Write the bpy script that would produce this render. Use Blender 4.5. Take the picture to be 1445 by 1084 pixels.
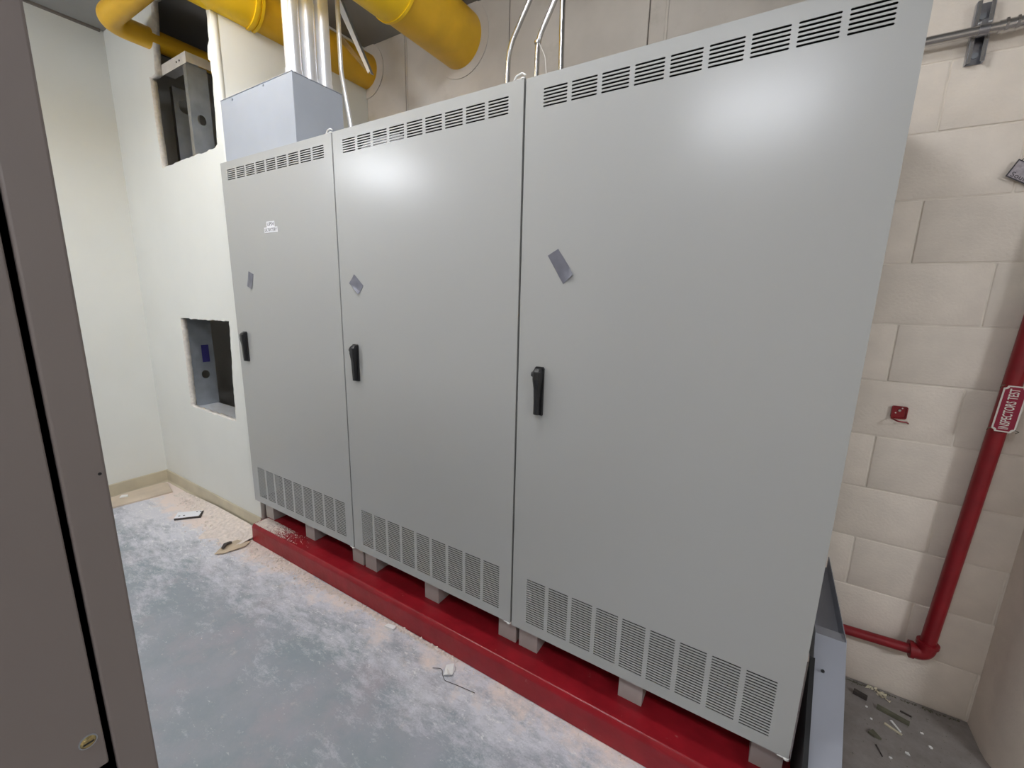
import bpy, bmesh, math, random
from mathutils import Vector, Matrix

# ------------------------------------------------------------------ camera
S = bpy.context.scene
C = S.collection
for o in list(bpy.data.objects):
    bpy.data.objects.remove(o)
CAM = Vector((2.556, -1.227, 1.481))
yaw, pitch, roll = -0.5477, -0.2004, 0.0241
Fw = Vector((math.sin(yaw) * math.cos(pitch), math.cos(yaw) * math.cos(pitch), math.sin(pitch)))
Rt = Vector((math.cos(yaw), -math.sin(yaw), 0))
Up = Rt.cross(Fw)
R2 = Rt * math.cos(roll) + Up * math.sin(roll)
U2 = -Rt * math.sin(roll) + Up * math.cos(roll)
cd = bpy.data.cameras.new('camera')
cam = bpy.data.objects.new('camera', cd)
C.objects.link(cam)
m = Matrix((R2, U2, -Fw)).transposed().to_4x4()
m.translation = CAM
cam.matrix_world = m
cd.sensor_fit = 'HORIZONTAL'
cd.sensor_width = 36.0
cd.lens = 599.0 / 1445.0 * 36.0
cd.clip_start = 0.02
S.camera = cam

# ------------------------------------------------------------------ light
w = bpy.data.worlds.new('world')
S.world = w
w.use_nodes = True
w.node_tree.nodes['Background'].inputs[0].default_value = (1, 1, 1, 1)
w.node_tree.nodes['Background'].inputs[1].default_value = 0.02
S.view_settings.view_transform = 'Standard'
S.view_settings.look = 'None'
S.view_settings.gamma = 1.0
S.view_settings.use_curve_mapping = False
S.view_settings.exposure = 0.0
LAMP_COL = (0.95, 0.985, 1.05)
FIXTURES = ((-0.70, -1.75, 2.60, 39.0), (2.33, -1.85, 2.60, 30.0), (5.35, -1.85, 2.60, 74.0), (0.375, -0.60, 3.014, 24.0), (1.62, -0.60, 3.014, 28.0))

# ------------------------------------------------------------------ materials
def mat(name, col, rough=0.5, metal=0.0, spec=0.5, noise=0.0, nscale=8.0, bump=0.0, bscale=60.0,
        emit=0.0, col2=None, coords='Object', detail=4.0, bdist=0.002):
    M = bpy.data.materials.new(name)
    M.use_nodes = True
    nt = M.node_tree
    b = nt.nodes['Principled BSDF']
    b.inputs['Base Color'].default_value = (*col, 1)
    b.inputs['Roughness'].default_value = rough
    b.inputs['Metallic'].default_value = metal
    b.inputs['Specular IOR Level'].default_value = spec
    if emit:
        b.inputs['Emission Color'].default_value = (*col, 1)
        b.inputs['Emission Strength'].default_value = emit
    tc = nt.nodes.new('ShaderNodeTexCoord')
    if noise > 0 or col2:
        n = nt.nodes.new('ShaderNodeTexNoise')
        n.inputs['Scale'].default_value = nscale
        n.inputs['Detail'].default_value = detail
        nt.links.new(tc.outputs[coords], n.inputs['Vector'])
        r = nt.nodes.new('ShaderNodeValToRGB')
        c2 = col2 if col2 else tuple(c * (1 - noise) for c in col)
        c1 = col if col2 else tuple(min(1, c * (1 + noise)) for c in col)
        r.color_ramp.elements[0].position = 0.32
        r.color_ramp.elements[1].position = 0.68
        r.color_ramp.elements[0].color = (*c2, 1)
        r.color_ramp.elements[1].color = (*c1, 1)
        nt.links.new(n.outputs['Fac'], r.inputs['Fac'])
        nt.links.new(r.outputs['Color'], b.inputs['Base Color'])
    if bump > 0:
        n2 = nt.nodes.new('ShaderNodeTexNoise')
        n2.inputs['Scale'].default_value = bscale
        n2.inputs['Detail'].default_value = 3.0
        nt.links.new(tc.outputs[coords], n2.inputs['Vector'])
        bp = nt.nodes.new('ShaderNodeBump')
        bp.inputs['Strength'].default_value = bump
        bp.inputs['Distance'].default_value = bdist
        nt.links.new(n2.outputs['Fac'], bp.inputs['Height'])
        nt.links.new(bp.outputs['Normal'], b.inputs['Normal'])
    return M

def floor_material():
    M = bpy.data.materials.new('dusty_painted_concrete')
    M.use_nodes = True
    nt = M.node_tree
    N, L = nt.nodes, nt.links
    b = N['Principled BSDF']
    b.inputs['Roughness'].default_value = 0.75
    geo = N.new('ShaderNodeNewGeometry')
    def noise(scale, detail=6.0, rough=0.6, dist=0.0, vec=None):
        n = N.new('ShaderNodeTexNoise')
        n.inputs['Scale'].default_value = scale
        n.inputs['Detail'].default_value = detail
        n.inputs['Roughness'].default_value = rough
        n.inputs['Distortion'].default_value = dist
        L.new(vec if vec else geo.outputs['Position'], n.inputs['Vector'])
        return n.outputs['Fac']
    def ramp(f, p0, p1, c0=(0, 0, 0), c1=(1, 1, 1)):
        r = N.new('ShaderNodeValToRGB')
        r.color_ramp.elements[0].position = p0
        r.color_ramp.elements[1].position = p1
        r.color_ramp.elements[0].color = (*c0, 1)
        r.color_ramp.elements[1].color = (*c1, 1)
        L.new(f, r.inputs['Fac'])
        return r.outputs['Color']
    def math_(op, a, bb):
        n = N.new('ShaderNodeMath')
        n.operation = op
        for i, v in enumerate((a, bb)):
            if isinstance(v, (int, float)):
                n.inputs[i].default_value = v
            else:
                L.new(v, n.inputs[i])
        return n.outputs[0]
    def mix(f, a, bb):
        n = N.new('ShaderNodeMix')
        n.data_type = 'RGBA'
        L.new(f, n.inputs['Factor'])
        for k, v in ((6, a), (7, bb)):
            if isinstance(v, tuple):
                n.inputs[k].default_value = (*v, 1)
            else:
                L.new(v, n.inputs[k])
        return n.outputs[2]
    sx = N.new('ShaderNodeSeparateXYZ')
    L.new(geo.outputs['Position'], sx.inputs[0])
    X, Y = sx.outputs[0], sx.outputs[1]
    # streaky coordinates (swept dust): stretched along a diagonal
    mp = N.new('ShaderNodeMapping')
    mp.inputs['Rotation'].default_value = (0, 0, 0.12)
    mp.inputs['Scale'].default_value = (1.0, 2.3, 1.0)
    L.new(geo.outputs['Position'], mp.inputs['Vector'])
    base = mix(ramp(noise(3.2, 12.0, 0.65), 0.38, 0.62), FL_A, FL_B)
    base = mix(ramp(noise(2.0, 10.0, 0.7), 0.52, 0.66), base, FL_C)
    # how dusty the spot is: more towards the plinth and the far left corner
    near = N.new('ShaderNodeMapRange')
    near.interpolation_type = 'SMOOTHSTEP'
    near.inputs['From Min'].default_value = -0.55
    near.inputs['From Max'].default_value = -0.06
    L.new(Y, near.inputs['Value'])
    left = N.new('ShaderNodeMapRange')
    left.interpolation_type = 'SMOOTHSTEP'
    left.inputs['From Min'].default_value = 0.9
    left.inputs['From Max'].default_value = -0.5
    L.new(X, left.inputs['Value'])
    right = N.new('ShaderNodeMapRange')
    right.inputs['From Min'].default_value = 2.75
    right.inputs['From Max'].default_value = 2.85
    right.inputs['To Min'].default_value = 1.0
    right.inputs['To Max'].default_value = 0.0
    L.new(X, right.inputs['Value'])
    dusty = math_('MULTIPLY', math_('ADD', math_('MULTIPLY', near.outputs[0], 0.24), math_('MULTIPLY', left.outputs[0], 0.13)), right.outputs[0])
    grain = math_('MULTIPLY', math_('SUBTRACT', noise(140.0, 4.0, 0.7), 0.5), 0.22)
    big = math_('MULTIPLY', math_('SUBTRACT', noise(3.4, 15.0, 0.68, 0.2, mp.outputs[0]), 0.5), 0.75)
    fine = math_('MULTIPLY', math_('SUBTRACT', noise(15.0, 15.0, 0.8, 0.3, mp.outputs[0]), 0.5), 0.75)
    f1 = math_('ADD', math_('ADD', math_('ADD', math_('ADD', big, fine), 0.5), dusty), grain)
    d1 = ramp(f1, 0.57, 0.80)
    c = mix(d1, base, FL_DUST)
    # fine bright scuffs and specks
    f2 = math_('ADD', math_('ADD', noise(19.0, 15.0, 0.78, 0.4, mp.outputs[0]), math_('MULTIPLY', dusty, 0.30)), grain)
    c = mix(ramp(f2, 0.61, 0.72), c, FL_SCUFF)
    c = mix(ramp(noise(55.0, 6.0, 0.7), 0.66, 0.74), c, FL_SCUFF)
    # darker scrapes through the dust
    c = mix(ramp(noise(11.0, 13.0, 0.75, 0.5, mp.outputs[0]), 0.60, 0.72), c, FL_A)
    # warm plaster dust hugging the plinth foot and the wall
    warm = N.new('ShaderNodeMapRange')
    warm.interpolation_type = 'SMOOTHSTEP'
    warm.inputs['From Min'].default_value = -0.30
    warm.inputs['From Max'].default_value = -0.05
    L.new(Y, warm.inputs['Value'])
    f3 = math_('ADD', math_('MULTIPLY', warm.outputs[0], math_('ADD', 0.22, math_('MULTIPLY', left.outputs[0], 0.22))), noise(7.0, 10.0, 0.7))
    f3 = math_('MULTIPLY', f3, right.outputs[0])
    c = mix(ramp(f3, 0.64, 0.84), c, FL_WARM)
    # brownish dark concrete beside the block wall
    inv = math_('SUBTRACT', 1.0, right.outputs[0])
    dark = mix(ramp(noise(9.0, 8.0, 0.7), 0.3, 0.7), FL_R1, FL_R2)
    c = mix(inv, c, dark)
    L.new(c, b.inputs['Base Color'])
    bp = N.new('ShaderNodeBump')
    bp.inputs['Strength'].default_value = 0.25
    bp.inputs['Distance'].default_value = 0.004
    L.new(noise(60.0, 6.0, 0.7), bp.inputs['Height'])
    L.new(bp.outputs['Normal'], b.inputs['Normal'])
    return M

FL_A, FL_B = (0.275, 0.315, 0.34), (0.35, 0.36, 0.395)
FL_DUST, FL_SCUFF, FL_WARM = (0.62, 0.615, 0.66), (0.80, 0.79, 0.78), (0.78, 0.66, 0.60)
FL_C = (0.38, 0.355, 0.385)
FL_R1, FL_R2 = (0.20, 0.18, 0.165), (0.33, 0.30, 0.28)

MT = dict(
    floor=floor_material(),
    wall=mat('cream_wall_paint', (0.715, 0.72, 0.68), 0.7, bump=0.12, bscale=120, noise=0.02, nscale=3),
    gypsum=mat('cut_gypsum', (0.72, 0.68, 0.62), 0.9, bump=0.8, bscale=150, noise=0.12, nscale=60),
    ceiling=mat('grey_ceiling', (0.27, 0.265, 0.255), 0.8, noise=0.05, nscale=4),
    cavity=mat('dark_cavity_board', (0.16, 0.12, 0.11), 0.9, noise=0.15, nscale=6),
    panel=mat('grey_beige_metal_panel', (0.50, 0.455, 0.40), 0.55, noise=0.10, nscale=3.5, bump=0.1, bscale=14),
    joint=mat('dark_panel_joint', (0.16, 0.14, 0.12), 0.8, noise=0.1),
    block=mat('painted_concrete_block', (0.77, 0.69, 0.60), 0.75, noise=0.05, nscale=10, bump=0.55, bscale=110, bdist=0.003),
    mortar=mat('painted_mortar', (0.76, 0.69, 0.60), 0.85, noise=0.06, nscale=20),
    base=mat('tan_vinyl_base', (0.54, 0.485, 0.36), 0.5, noise=0.08, nscale=8),
    door=mat('light_grey_enamel', (0.40, 0.40, 0.385), 0.27, spec=0.5, bump=0.04, bscale=500, bdist=0.0006),
    carcass=mat('grey_enamel_carcass', (0.44, 0.44, 0.42), 0.4, noise=0.02),
    inside=mat('black_recess_shade', (0.012, 0.012, 0.013), 0.8, noise=0.1),
    leg=mat('grey_steel_leg', (0.42, 0.385, 0.36), 0.5, noise=0.06, nscale=15),
    black=mat('black_plastic', (0.014, 0.014, 0.015), 0.38, noise=0.1, nscale=30),
    tape=mat('silver_tape', (0.17, 0.172, 0.205), 0.40, metal=0.25, noise=0.1, nscale=25),
    white=mat('white_plastic', (0.78, 0.77, 0.74), 0.5, noise=0.04),
    paper=mat('white_paper', (0.80, 0.80, 0.83), 0.7, noise=0.03),
    tagcard=mat('grey_tag_card', (0.36, 0.32, 0.34), 0.6, noise=0.2, nscale=120),
    ink=mat('dark_ink', (0.05, 0.045, 0.05), 0.7, noise=0.05),
    redpad=mat('red_floor_paint', (0.27, 0.010, 0.017), 0.30, spec=0.35, noise=0.14, nscale=14, bump=0.35, bscale=35, bdist=0.003),
    redpipe=mat('red_pipe_paint', (0.24, 0.008, 0.014), 0.35, noise=0.12, nscale=20),
    redsign=mat('red_sign_enamel', (0.27, 0.008, 0.035), 0.4, noise=0.05),
    cream=mat('cream_enamel', (0.72, 0.68, 0.62), 0.4, noise=0.04),
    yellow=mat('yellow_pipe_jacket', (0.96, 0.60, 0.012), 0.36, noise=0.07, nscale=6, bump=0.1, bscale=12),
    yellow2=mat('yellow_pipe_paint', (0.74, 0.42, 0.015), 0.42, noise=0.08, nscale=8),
    greybox=mat('grey_junction_enamel', (0.355, 0.38, 0.425), 0.5, noise=0.02),
    galv=mat('galvanised_steel', (0.50, 0.49, 0.48), 0.26, metal=1.0, noise=0.08, nscale=12),
    galvbright=mat('bright_conduit_steel', (0.83, 0.84, 0.86), 0.32, metal=0.6, noise=0.05, nscale=10),
    galvdark=mat('dull_galvanised_stud', (0.40, 0.43, 0.47), 0.45, metal=0.75, noise=0.12, nscale=14),
    strut=mat('zinc_strut', (0.42, 0.42, 0.45), 0.28, metal=1.0, noise=0.1, nscale=20),
    wood=mat('pale_header_strip', (0.60, 0.57, 0.53), 0.7, noise=0.08, nscale=20),
    fg=mat('taupe_grey_enamel', (0.20, 0.168, 0.155), 0.42, noise=0.02, bump=0.06, bscale=600, bdist=0.0005),
    brass=mat('brass_screw', (0.62, 0.50, 0.24), 0.25, metal=1.0, noise=0.1),
    dust=mat('plaster_rubble', (0.72, 0.63, 0.57), 0.95, noise=0.12, nscale=50),
    plaster=mat('white_plaster_chip', (0.82, 0.81, 0.79), 0.85, noise=0.05, nscale=40),
    card=mat('tan_cardboard', (0.56, 0.45, 0.32), 0.85, noise=0.12, nscale=12),
    board=mat('tan_board', (0.60, 0.50, 0.39), 0.75, noise=0.14, nscale=5),
    darkwood=mat('dark_scrap', (0.055, 0.045, 0.04), 0.8, noise=0.2, nscale=30),
    olive=mat('olive_scrap', (0.13, 0.125, 0.085), 0.85, noise=0.2, nscale=30),
    trough=mat('blue_grey_sheet_metal', (0.29, 0.30, 0.34), 0.45, metal=0.15, noise=0.05, nscale=6),
    blue=mat('blue_sticker', (0.03, 0.025, 0.16), 0.5, noise=0.05),
    straw=mat('pale_straw_splinter', (0.66, 0.60, 0.44), 0.85, noise=0.1, nscale=40),
)

def specks(M, col, scale, lo, hi):
    """chips and pale scuffs over a painted surface"""
    nt = M.node_tree
    b = nt.nodes['Principled BSDF']
    src = b.inputs['Base Color'].links[0].from_socket
    tc = nt.nodes.new('ShaderNodeTexCoord')
    n = nt.nodes.new('ShaderNodeTexNoise')
    n.inputs['Scale'].default_value = scale
    n.inputs['Detail'].default_value = 8.0
    n.inputs['Roughness'].default_value = 0.7
    nt.links.new(tc.outputs['Object'], n.inputs['Vector'])
    r = nt.nodes.new('ShaderNodeValToRGB')
    r.color_ramp.elements[0].position = lo
    r.color_ramp.elements[1].position = hi
    nt.links.new(n.outputs['Fac'], r.inputs['Fac'])
    mx = nt.nodes.new('ShaderNodeMix')
    mx.data_type = 'RGBA'
    nt.links.new(r.outputs['Color'], mx.inputs['Factor'])
    nt.links.new(src, mx.inputs[6])
    mx.inputs[7].default_value = (*col, 1)
    nt.links.new(mx.outputs[2], b.inputs['Base Color'])
specks(MT['redpad'], (0.55, 0.30, 0.27), 22.0, 0.66, 0.78)
specks(MT['block'], (0.42, 0.36, 0.30), 60.0, 0.70, 0.80)
specks(MT['panel'], (0.40, 0.36, 0.30), 5.0, 0.56, 0.80)

# ------------------------------------------------------------------ mesh helpers
class MB:
    def __init__(self):
        self.v, self.f = [], []
    def add(self, vs, fs):
        k = len(self.v)
        self.v += [tuple(p) for p in vs]
        self.f += [tuple(i + k for i in f) for f in fs]
        return self
    def box(self, x0, x1, y0, y1, z0, z1):
        vs = [(x0, y0, z0), (x1, y0, z0), (x1, y1, z0), (x0, y1, z0), (x0, y0, z1), (x1, y0, z1), (x1, y1, z1), (x0, y1, z1)]
        return self.add(vs, [(0, 3, 2, 1), (4, 5, 6, 7), (0, 1, 5, 4), (1, 2, 6, 5), (2, 3, 7, 6), (3, 0, 4, 7)])
    def tube(self, pts, r, n=16, caps=True, inner=None):
        pts = [Vector(p) for p in pts]
        rs = r if isinstance(r, (list, tuple)) else [r] * len(pts)
        k = len(self.v)
        t0 = (pts[1] - pts[0]).normalized()
        a = Vector((0, 0, 1)) if abs(t0.z) < 0.9 else Vector((1, 0, 0))
        u = t0.cross(a).normalized()
        prev = t0
        for i, p in enumerate(pts):
            if i == 0:
                t = t0
            elif i == len(pts) - 1:
                t = (pts[i] - pts[i - 1]).normalized()
            else:
                t = ((pts[i] - pts[i - 1]).normalized() + (pts[i + 1] - pts[i]).normalized()).normalized()
            u = (prev.rotation_difference(t) @ u)
            u = (u - t * u.dot(t)).normalized()
            vv = t.cross(u)
            prev = t
            for j in range(n):
                an = 2 * math.pi * j / n
                self.v.append(tuple(p + (u * math.cos(an) + vv * math.sin(an)) * rs[i]))
        for i in range(len(pts) - 1):
            for j in range(n):
                j2 = (j + 1) % n
                self.f.append((k + i * n + j, k + i * n + j2, k + (i + 1) * n + j2, k + (i + 1) * n + j))
        if caps:
            self.f.append(tuple(k + j for j in reversed(range(n))))
            self.f.append(tuple(k + (len(pts) - 1) * n + j for j in range(n)))
        return self
    def ring(self, c, axis, ro, ri, t, n=32):
        c, ax = Vector(c), Vector(axis).normalized()
        a = Vector((0, 0, 1)) if abs(ax.z) < 0.9 else Vector((1, 0, 0))
        u = ax.cross(a).normalized(); vv = ax.cross(u)
        k = len(self.v)
        for rr, off in ((ri, 0), (ro, 0), (ro, t), (ri, t)):
            for j in range(n):
                an = 2 * math.pi * j / n
                self.v.append(tuple(c + ax * off + (u * math.cos(an) + vv * math.sin(an)) * rr))
        for s in range(4):
            for j in range(n):
                j2 = (j + 1) % n; s2 = (s + 1) % 4
                self.f.append((k + s * n + j, k + s * n + j2, k + s2 * n + j2, k + s2 * n + j))
        return self
    def prism(self, poly, fn, d0, d1):
        """poly: 2-D outline; fn(a, b, d) -> 3-D point"""
        n = len(poly)
        vs = [fn(a, b, d0) for a, b in poly] + [fn(a, b, d1) for a, b in poly]
        fs = [tuple(range(n)), tuple(range(2 * n - 1, n - 1, -1))]
        fs += [(i, i + n, (i + 1) % n + n, (i + 1) % n) for i in range(n)]
        return self.add(vs, fs)
    def mesh(self, name):
        me = bpy.data.meshes.new(name)
        me.from_pydata(self.v, [], self.f)
        bm = bmesh.new(); bm.from_mesh(me)
        bmesh.ops.recalc_face_normals(bm, faces=bm.faces)
        bm.to_mesh(me); bm.free()
        return me
    def build(self, name, material, parent=None, smooth=False, bevel=0.0, seg=2, angle=0.6):
        return link(name, self.mesh(name), material, parent, smooth, bevel, seg, angle)

def link(name, me, material, parent=None, smooth=False, bevel=0.0, seg=2, angle=0.6):
    if bevel > 0:
        bm = bmesh.new(); bm.from_mesh(me)
        es = [e for e in bm.edges if len(e.link_faces) == 2 and e.calc_face_angle(0) > angle]
        bmesh.ops.bevel(bm, geom=es, offset=bevel, segments=seg, affect='EDGES', profile=0.5, clamp_overlap=True)
        bm.to_mesh(me); bm.free()
    if smooth:
        for p in me.polygons:
            p.use_smooth = True
        me.set_sharp_from_angle(angle=0.65)
    o = bpy.data.objects.new(name, me)
    C.objects.link(o)
    if material is not None and not me.materials:
        me.materials.append(MT[material] if isinstance(material, str) else material)
    if parent is not None:
        o.parent = parent
        o.matrix_parent_inverse = parent.matrix_basis.inverted()
    return o

def tag(o, label=None, cat=None, group=None, kind=None):
    if label: o['label'] = label
    if cat: o['category'] = cat
    if group: o['group'] = group
    if kind: o['kind'] = kind
    return o

def empty(name, loc, label, cat, group=None):
    o = bpy.data.objects.new(name, None)
    C.objects.link(o)
    o.location = loc
    o.empty_display_size = 0.05
    return tag(o, label, cat, group)

def struct(o):
    o['kind'] = 'structure'
    return o

def arc_path(pts, rad, n=8):
    """polyline with its inner corners rounded"""
    pts = [Vector(p) for p in pts]
    out = [pts[0]]
    for i in range(1, len(pts) - 1):
        a, b, c = pts[i - 1], pts[i], pts[i + 1]
        d1, d2 = (a - b).normalized(), (c - b).normalized()
        ang = d1.angle(d2)
        t = min(rad / math.tan(ang / 2), (a - b).length * 0.95, (c - b).length * 0.95)
        p1, p2 = b + d1 * t, b + d2 * t
        for k in range(n + 1):
            q = k / n
            out.append(p1 * (1 - q) ** 2 + b * 2 * q * (1 - q) + p2 * q * q)
    out.append(pts[-1])
    return out

def curve_plate(name, outlines, fn, thick, material, parent=None):
    """flat plate with holes: first outline outside, others holes; fn maps the curve's (a, b, depth) to 3-D"""
    cu = bpy.data.curves.new(name, 'CURVE')
    cu.dimensions = '2D'
    cu.fill_mode = 'BOTH'
    cu.extrude = thick / 2
    for ol in outlines:
        sp = cu.splines.new('POLY')
        sp.points.add(len(ol) - 1)
        for i, (a, b) in enumerate(ol):
            sp.points[i].co = (a, b, 0, 1)
        sp.use_cyclic_u = True
    ob = bpy.data.objects.new('tmp', cu)
    C.objects.link(ob)
    dg = bpy.context.evaluated_depsgraph_get()
    me = bpy.data.meshes.new_from_object(ob.evaluated_get(dg))
    bpy.data.objects.remove(ob)
    me.name = name
    for v in me.vertices:
        v.co = fn(v.co.x, v.co.y, v.co.z + thick / 2)
    bm = bmesh.new(); bm.from_mesh(me)
    bmesh.ops.remove_doubles(bm, verts=bm.verts, dist=1e-5)
    bmesh.ops.recalc_face_normals(bm, faces=bm.faces)
    bm.to_mesh(me); bm.free()
    me.materials.clear()
    return link(name, me, material, parent)

def text_mesh(name, s, size, fn, material, parent=None, depth=0.0003, sx=1.0, bold=0.0, width=None):
    cu = bpy.data.curves.new(name, 'FONT')
    cu.body = s
    cu.size = size
    cu.align_x = 'CENTER'
    cu.align_y = 'CENTER'
    cu.extrude = depth / 2
    cu.offset = bold
    cu.resolution_u = 3
    ob = bpy.data.objects.new('tmp', cu)
    C.objects.link(ob)
    dg = bpy.context.evaluated_depsgraph_get()
    me = bpy.data.meshes.new_from_object(ob.evaluated_get(dg))
    bpy.data.objects.remove(ob)
    xs = [v.co.x for v in me.vertices]
    if width:
        sx = width / (max(xs) - min(xs))
    for v in me.vertices:
        v.co = fn(v.co.x * sx, v.co.y, v.co.z)
    me.materials.clear()
    return link(name, me, material, parent)

def jag(poly, amp, step, seed):
    """roughens an outline: points every `step`, pushed about by `amp`"""
    rnd = random.Random(seed)
    out = []
    n = len(poly)
    for i in range(n):
        a, b = Vector(poly[i]), Vector(poly[(i + 1) % n])
        k = max(1, int((b - a).length / step))
        nrm = Vector((-(b - a).y, (b - a).x)).normalized()
        for j in range(k):
            p = a.lerp(b, j / k)
            if j:
                p += nrm * rnd.uniform(-amp, amp)
            out.append((p.x, p.y))
    return out

# ------------------------------------------------------------------ the setting
ZC = 3.10          # ceiling
XL = -1.365        # left wall
YH = 0.037         # face of the wall with the holes
XR = -0.018        # its return into the alcove
YP = 1.0           # metal panel wall
YB = 0.746         # block wall
XE = 6.8           # far end of the room
YF = -4.2          # wall behind the camera

struct(MB().box(XL - 0.15, XE + 0.15, YF - 0.15, YP + 0.15, -0.12, 0.0).build('floor', 'floor'))
struct(MB().box(XL - 0.15, XE + 0.15, YF - 0.15, YP + 0.15, ZC, ZC + 0.1).build('ceiling', 'ceiling'))
struct(MB().box(XL - 0.12, XL, YF, YP, 0, ZC).build('wall_left', 'wall'))
struct(MB().box(XL, XE, YF - 0.12, YF, 0, ZC).build('wall_front', 'block'))
struct(MB().box(XE, XE + 0.12, YF, YP, 0, ZC).build('wall_far_right', 'wall'))

# wall with the two cut holes
TH = 0.034
up_hole = [(-0.640, 3.07), (-0.660, 2.96), (-0.685, 2.849), (-0.704, 2.712), (-0.788, 2.712), (-0.777, 2.690), (-0.782, 2.50),
           (-0.772, 2.212), (-0.112, 2.228), (-0.082, 2.242), (-0.060, 2.55), (-0.066, 2.63), (-0.084, 2.64), (-0.076, 2.70),
           (-0.056, 2.72), (-0.048, 3.07)]
low_hole = [(-0.790, 1.298), (-0.50, 1.302), (-0.160, 1.310), (-0.185, 1.0), (-0.206, 0.690), (-0.50, 0.693), (-0.798, 0.698)]
outer = [(XL, 0), (XR, 0), (XR, ZC), (XL, ZC)]
wb = curve_plate('wall_back_left', [outer, jag(up_hole, 0.004, 0.03, 3), jag(low_hole, 0.004, 0.02, 5)],
                 lambda a, b, d: (a, YH + d, b), TH, 'wall')
struct(wb)
# raw gypsum core shown on the cut edges of the board
wb.data.materials.append(MT['gypsum'])
for p in wb.data.polygons:
    c = p.center
    if abs(p.normal.y) < 0.5 and XL + 0.02 < c.x < XR - 0.01 and 0.05 < c.z < ZC - 0.01:
        p.material_index = 1
struct(MB().box(XR - 0.016, XR, YH + TH + 0.001, YP, 0, ZC).build('wall_back_return', 'wall'))
struct(MB().box(XL, XR - 0.02, YP, YP + 0.05, 0, ZC).build('wall_cavity', 'cavity'))

# metal panel wall with its seams
wp = struct(MB().box(XR - 0.016, 2.62, YP, YP + 0.05, 0, ZC).build('wall_back_middle', 'joint'))
seams = [XR, 0.350, 1.130, 1.890, 2.62]
for a, b in zip(seams[:-1], seams[1:]):
    MB().box(a + 0.003, b - 0.003, YP - 0.006, YP, 1.9, ZC).build('metal_panel', 'panel', wp, bevel=0.0015, seg=1)
for x in (0.362, 1.970):
    MB().box(x - 0.007, x + 0.007, YP - 0.010, YP - 0.006, 1.9, ZC).build('seam_batten', 'panel', wp, bevel=0.002, seg=1)
struct(MB().box(2.56, 2.62, YB + 0.01, YP, 0, ZC).build('wall_back_step', 'wall'))

# painted block wall, every block in view its own piece
wr = struct(MB().box(2.56, XE, YB + 0.0028, YB + 0.10, 0, ZC).build('wall_back_right', 'mortar'))
CO = 0.2032
blk = {}
def block_mesh(wd):
    k = round(wd, 3)
    if k not in blk:
        mb = MB().box(0.0016, wd - 0.0016, 0, 0.03, 0.0016, CO - 0.0016)
        me = mb.mesh('block')
        bm = bmesh.new(); bm.from_mesh(me)
        bmesh.ops.bevel(bm, geom=list(bm.edges), offset=0.0042, segments=2, affect='EDGES', profile=0.5)
        bm.to_mesh(me); bm.free()
        for p in me.polygons:
            p.use_smooth = True
        me.set_sharp_from_angle(angle=0.9)
        me.materials.append(MT['block'])
        blk[k] = me
    return blk[k]
rb = random.Random(4)
for n in range(0, 16):
    x0 = 2.920 if n % 2 == 0 else 3.123 - 0.4064
    zb = n * CO
    if zb > ZC: break
    xs = [2.56] + [x for x in (x0 - 0.4064, x0, x0 + 0.4064, x0 + 0.8128) if 2.57 < x < 3.40] + [3.42]
    for a, b in zip(xs[:-1], xs[1:]):
        if zb + CO > ZC: continue
        o = bpy.data.objects.new('block', block_mesh(b - a))
        C.objects.link(o)
        o.location = (a, YB + rb.uniform(-0.0008, 0.0008), zb)
        o.parent = wr
# bull-nosed pier at the right
PX, PY, PR = 3.333, 0.46, 0.17
prof = [(PX, YB + 0.02)]
for k in range(9):
    an = math.pi + k / 8 * math.pi / 2
    prof.append((PX + PR + PR * math.cos(an), PY + PR + PR * math.sin(an)))
prof += [(3.74, PY), (3.74, YB + 0.02)]
pier = MB().prism(prof, lambda a, b, d: (a, b, d), 0.0, ZC).build('wall_right', 'block', smooth=True)
struct(pier)

struct(MB().prism([(0, 0), (0, 0.098), (-0.004, 0.1), (-0.007, 0.094), (-0.007, 0.012), (-0.014, 0.0)],
                  lambda a, b, d: (d, YH + a, b), XL, XR).build('baseboard_back', 'base'))
struct(MB().prism([(0, 0), (0, 0.098), (0.004, 0.1), (0.007, 0.094), (0.007, 0.012), (0.014, 0.0)],
                  lambda a, b, d: (XL + a, d, b), YF, YH).build('baseboard_left', 'base'))
# dark angle where wall and ceiling meet on the left
struct(MB().box(XL, XL + 0.02, YF, YH - 0.02, ZC - 0.012, ZC).build('trim_1', 'joint'))
# red housekeeping pad
pad = MB().prism([(-0.048, 0), (-0.046, 0.094), (-0.034, 0.110), (0.735, 0.110), (0.735, 0)],
                 lambda a, b, d: (d, a, b), 0.022, 2.762).build('equipment_pad', 'redpad', bevel=0.006, seg=3)
tag(pad, 'low red painted concrete pad under the row of grey cabinets', 'equipment pad')

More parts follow.
